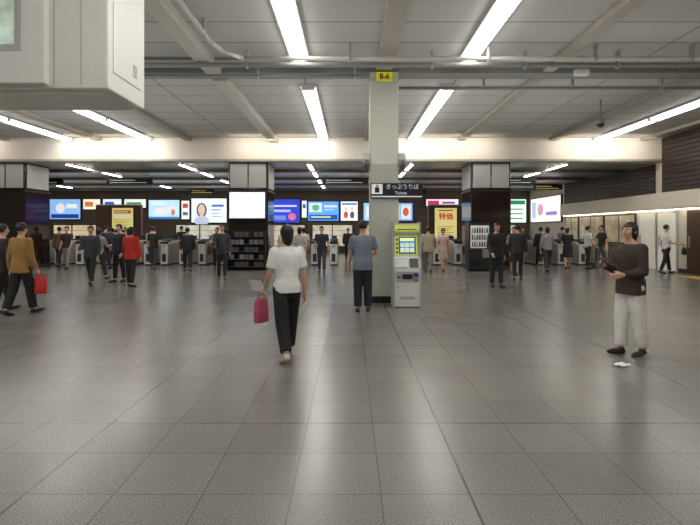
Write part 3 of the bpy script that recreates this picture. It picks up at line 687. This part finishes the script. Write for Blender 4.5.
PPL=[
(-7.2,13.5,1.66,10,'person in charcoal jacket walking forward',(66,66,72),(52,50,52),dict(jacket=True,sleeve='long')),
(-7.7,14.9,1.6,170,'person in light grey top walking away',(160,158,158),(64,62,66),dict(hairlen=1,fem=True)),
(-5.86,13.0,1.6,175,'person in bright red coat walking away',(200,48,42),(46,42,44),dict(jacket=True,sleeve='long',hairlen=1,fem=True)),
(-6.75,14.2,1.68,-20,'man in dark suit walking across the hall',(44,42,48),(38,38,42),dict(jacket=True,sleeve='long')),
(-7.5,18.6,1.65,180,'person in black top near the gates',(38,38,42),(64,64,72),dict()),
(-8.6,18.2,1.68,170,'person in white shirt heading to the gates',(215,215,215),(48,48,54),dict()),
(-5.95,17.8,1.62,-160,'person in dark jacket by the gates',(48,46,50),(42,40,44),dict(jacket=True,sleeve='long')),
(-5.2,19.0,1.6,20,'person in grey blouse leaving the gates',(126,124,128),(44,44,48),dict(hairlen=1,fem=True)),
(-3.9,14.8,1.68,15,'person in dark grey coat and dark trousers',(64,64,68),(50,48,52),dict(jacket=True,sleeve='long')),
(-1.55,15.0,1.6,170,'person in pale grey top walking away',(186,180,180),(136,128,126),dict(hairlen=1,fem=True)),
(-1.0,17.2,1.64,0,'person in black top coming from the gates',(54,52,56),(74,72,78),dict()),
(-2.3,16.8,1.6,-30,'person in beige blouse and grey skirt',(196,182,164),(100,96,100),dict(skirt=True,hairlen=1,fem=True)),
(2.8,17.4,1.66,170,'person in beige jacket and grey trousers',(182,166,144),(126,118,112),dict(jacket=True,sleeve='long')),
(3.45,18.0,1.6,10,'woman in pale pink top and cream skirt',(218,190,186),(196,186,170),dict(skirt=True,hairlen=1,fem=True)),
(3.88,12.85,1.7,10,'person in black top and black trousers facing forward',(44,44,46),(48,46,48),dict(jacket=True,sleeve='long',face=True)),
(5.1,14.8,1.68,160,'person in dark clothes walking away',(56,54,56),(46,44,46),dict(jacket=True,sleeve='long')),
(5.6,16.6,1.62,-20,'person in grey top and dark skirt',(126,122,122),(44,42,46),dict(skirt=True,hairlen=1,fem=True)),
(7.15,17.6,1.64,175,'person in light grey cardigan walking away',(168,166,166),(66,64,68),dict(sleeve='long',fem=True,hairlen=1)),
(9.2,18.8,1.66,90,'person in white shirt and dark trousers standing',(220,220,218),(48,48,54),dict()),
(9.95,19.2,1.7,-90,'person in black shirt and grey trousers standing',(52,50,52),(116,112,108),dict()),
(11.0,16.9,1.7,80,'man in white shirt and dark trousers with shoulder bag',(228,228,226),(40,40,46),dict()),
]
made=[]
for i,(x,y,H,hd_,lab,s1,p1,kw) in enumerate(PPL):
    a=random.choice([6,12,18]); lg=((a,4),(-a,a*.7)) if i%2 else ((-a,a*.7),(a,4))
    P,hd=person(x,y,H,hd_,lab,s1,p1,legs=lg,arms=((random.choice([-12,6,25]),10,random.choice([12,40,75]),.1 if i not in (8,20) else -.1),(random.choice([-10,8,14]),8,16,.05)),vox=.02,**kw)
    made.append(P)
    if i==20: tote(hd[0],.26,.24,.08,(24,24,26),'black shoulder bag carried by the man in white shirt',rz=1.4,drop=.1,name='shoulder_bag',out=.06)
    if i==8: tote(hd[0],.22,.26,.08,(60,46,40),'brown handbag carried by the person in grey coat',rz=1.4,drop=.1,name='handbag',out=.06)
MORE=[(3,-9.55,19.0,175,'person in navy jacket near the gates',(48,54,76),(54,52,56)),
(4,-10.95,18.8,0,'person in dark top and beige trousers',(50,48,50),(156,142,122)),
(0,-10.9,23.6,0,'person in dark suit beyond the gates',(40,40,46),(40,40,46)),
(5,-8.25,23.8,170,'person in black shirt beyond the gates',(44,42,44),(52,50,54)),
(7,-6.7,24.4,0,'person in white blouse beyond the gates',(208,206,204),(54,52,56)),
(6,-0.1,24.0,0,'man in dark jacket beyond the gates',(48,48,56),(44,44,48)),
(9,2.3,24.6,180,'person in brown top beyond the gates',(98,78,66),(52,50,54)),
(12,8.6,24.2,0,'person in dark coat beyond the gates',(50,48,54),(48,46,50)),
(10,10.3,23.6,180,'person in grey shirt beyond the gates',(132,130,134),(56,54,58)),
(11,-12.0,24.6,180,'person in dark dress beyond the gates',(54,48,54),(46,44,48)),
(6,-9.9,20.0,185,'person in grey jacket stepping into the gates',(96,94,98),(46,44,48)),
(4,-8.25,20.2,175,'person in light shirt stepping into the gates',(196,194,190),(60,58,62)),
(7,-6.7,20.0,180,'person in tan top stepping into the gates',(168,148,122),(60,58,62)),
(3,-5.0,23.9,-10,'person in charcoal suit leaving the gates',(58,58,62),(48,48,52)),
(9,-1.9,20.0,178,'person in white top stepping into the gates',(222,220,216),(70,68,72)),
(8,1.5,20.2,175,'person in dark coat stepping into the gates',(52,50,56),(46,44,48)),
(13,2.3,19.4,-160,'woman in grey top and dark skirt by the gates',(140,136,138),(54,52,56)),
(0,7.7,19.6,178,'person in black jacket stepping into the gates',(46,44,48),(44,42,46)),
(11,8.5,19.0,165,'person in dark dress near the gates',(48,44,50),(44,42,46)),
(4,10.4,20.2,180,'person in beige shirt stepping into the gates',(186,170,146),(60,58,60)),
(5,6.5,23.8,0,'person in blue shirt beyond the gates',(96,112,140),(56,54,58)),
(10,-15.0,19.6,30,'person in dark top walking from the gates',(60,56,60),(60,58,62)),
(12,-11.9,19.9,182,'person in brown jacket stepping into the gates',(110,86,66),(50,48,50)),
]
for (k,x,y,hd_,lab,tp,lo) in MORE: reperson(made[k],x,y,hd_,lab,tp,lo)

# ------------------------------------------------------------------ extra lights
def area(name, loc, rot, sx, sy, power, col, lab):
    l=D.lights.new(name,'AREA'); l.shape='RECTANGLE'; l.size=sx; l.size_y=sy; l.energy=power; l.color=col
    o=D.objects.new(name,l); o.location=loc; o.rotation_euler=rot; link(o)
    tag(o,lab,'lamp'); return o
for x in (-15,-8.8,-2.6,3.6,9.4):
    area('wash_lamp',(x,17.6,4.75),(math.radians(75),0,0),3.6,0.1,26,(1.0,.90,.76),'warm wash lamp below the ceiling along the beam')
for x,y,p in ((-9,0,80),(2,0,80),(-9,11.5,125),(2,11.5,125)):
    area('ceiling_fill',(x,y,2.9),(math.pi,0,0),10.0,9.0,p,(1.0,.99,.96),'unseen fill light added to brighten the high ceiling panels')  # added fill, no fixture in the hall: lifts the high ceiling from below
for x in (-11,2.5):
    area('ceiling_fill',(x,25,2.9),(math.pi,0,0),13.0,9.0,55,(1.0,.97,.92),'unseen fill light added to brighten the low ceiling panels')  # same added fill under the low ceiling, stands for no real lamp

w=D.worlds.new('World'); sc.world=w; w.use_nodes=True
w.node_tree.nodes['Background'].inputs[0].default_value=(.8,.85,1,1); w.node_tree.nodes['Background'].inputs[1].default_value=.15
cam=D.cameras.new('Camera'); cam.sensor_width=36; cam.lens=25; cam.shift_y=-33.5/700
co=D.objects.new('Camera',cam); co.location=(0,0,1.55); co.rotation_euler=(math.pi/2,0,0); link(co)
for o in list(COL.objects): sc.collection.objects.link(o)
D.collections.remove(COL)
sc.camera=co
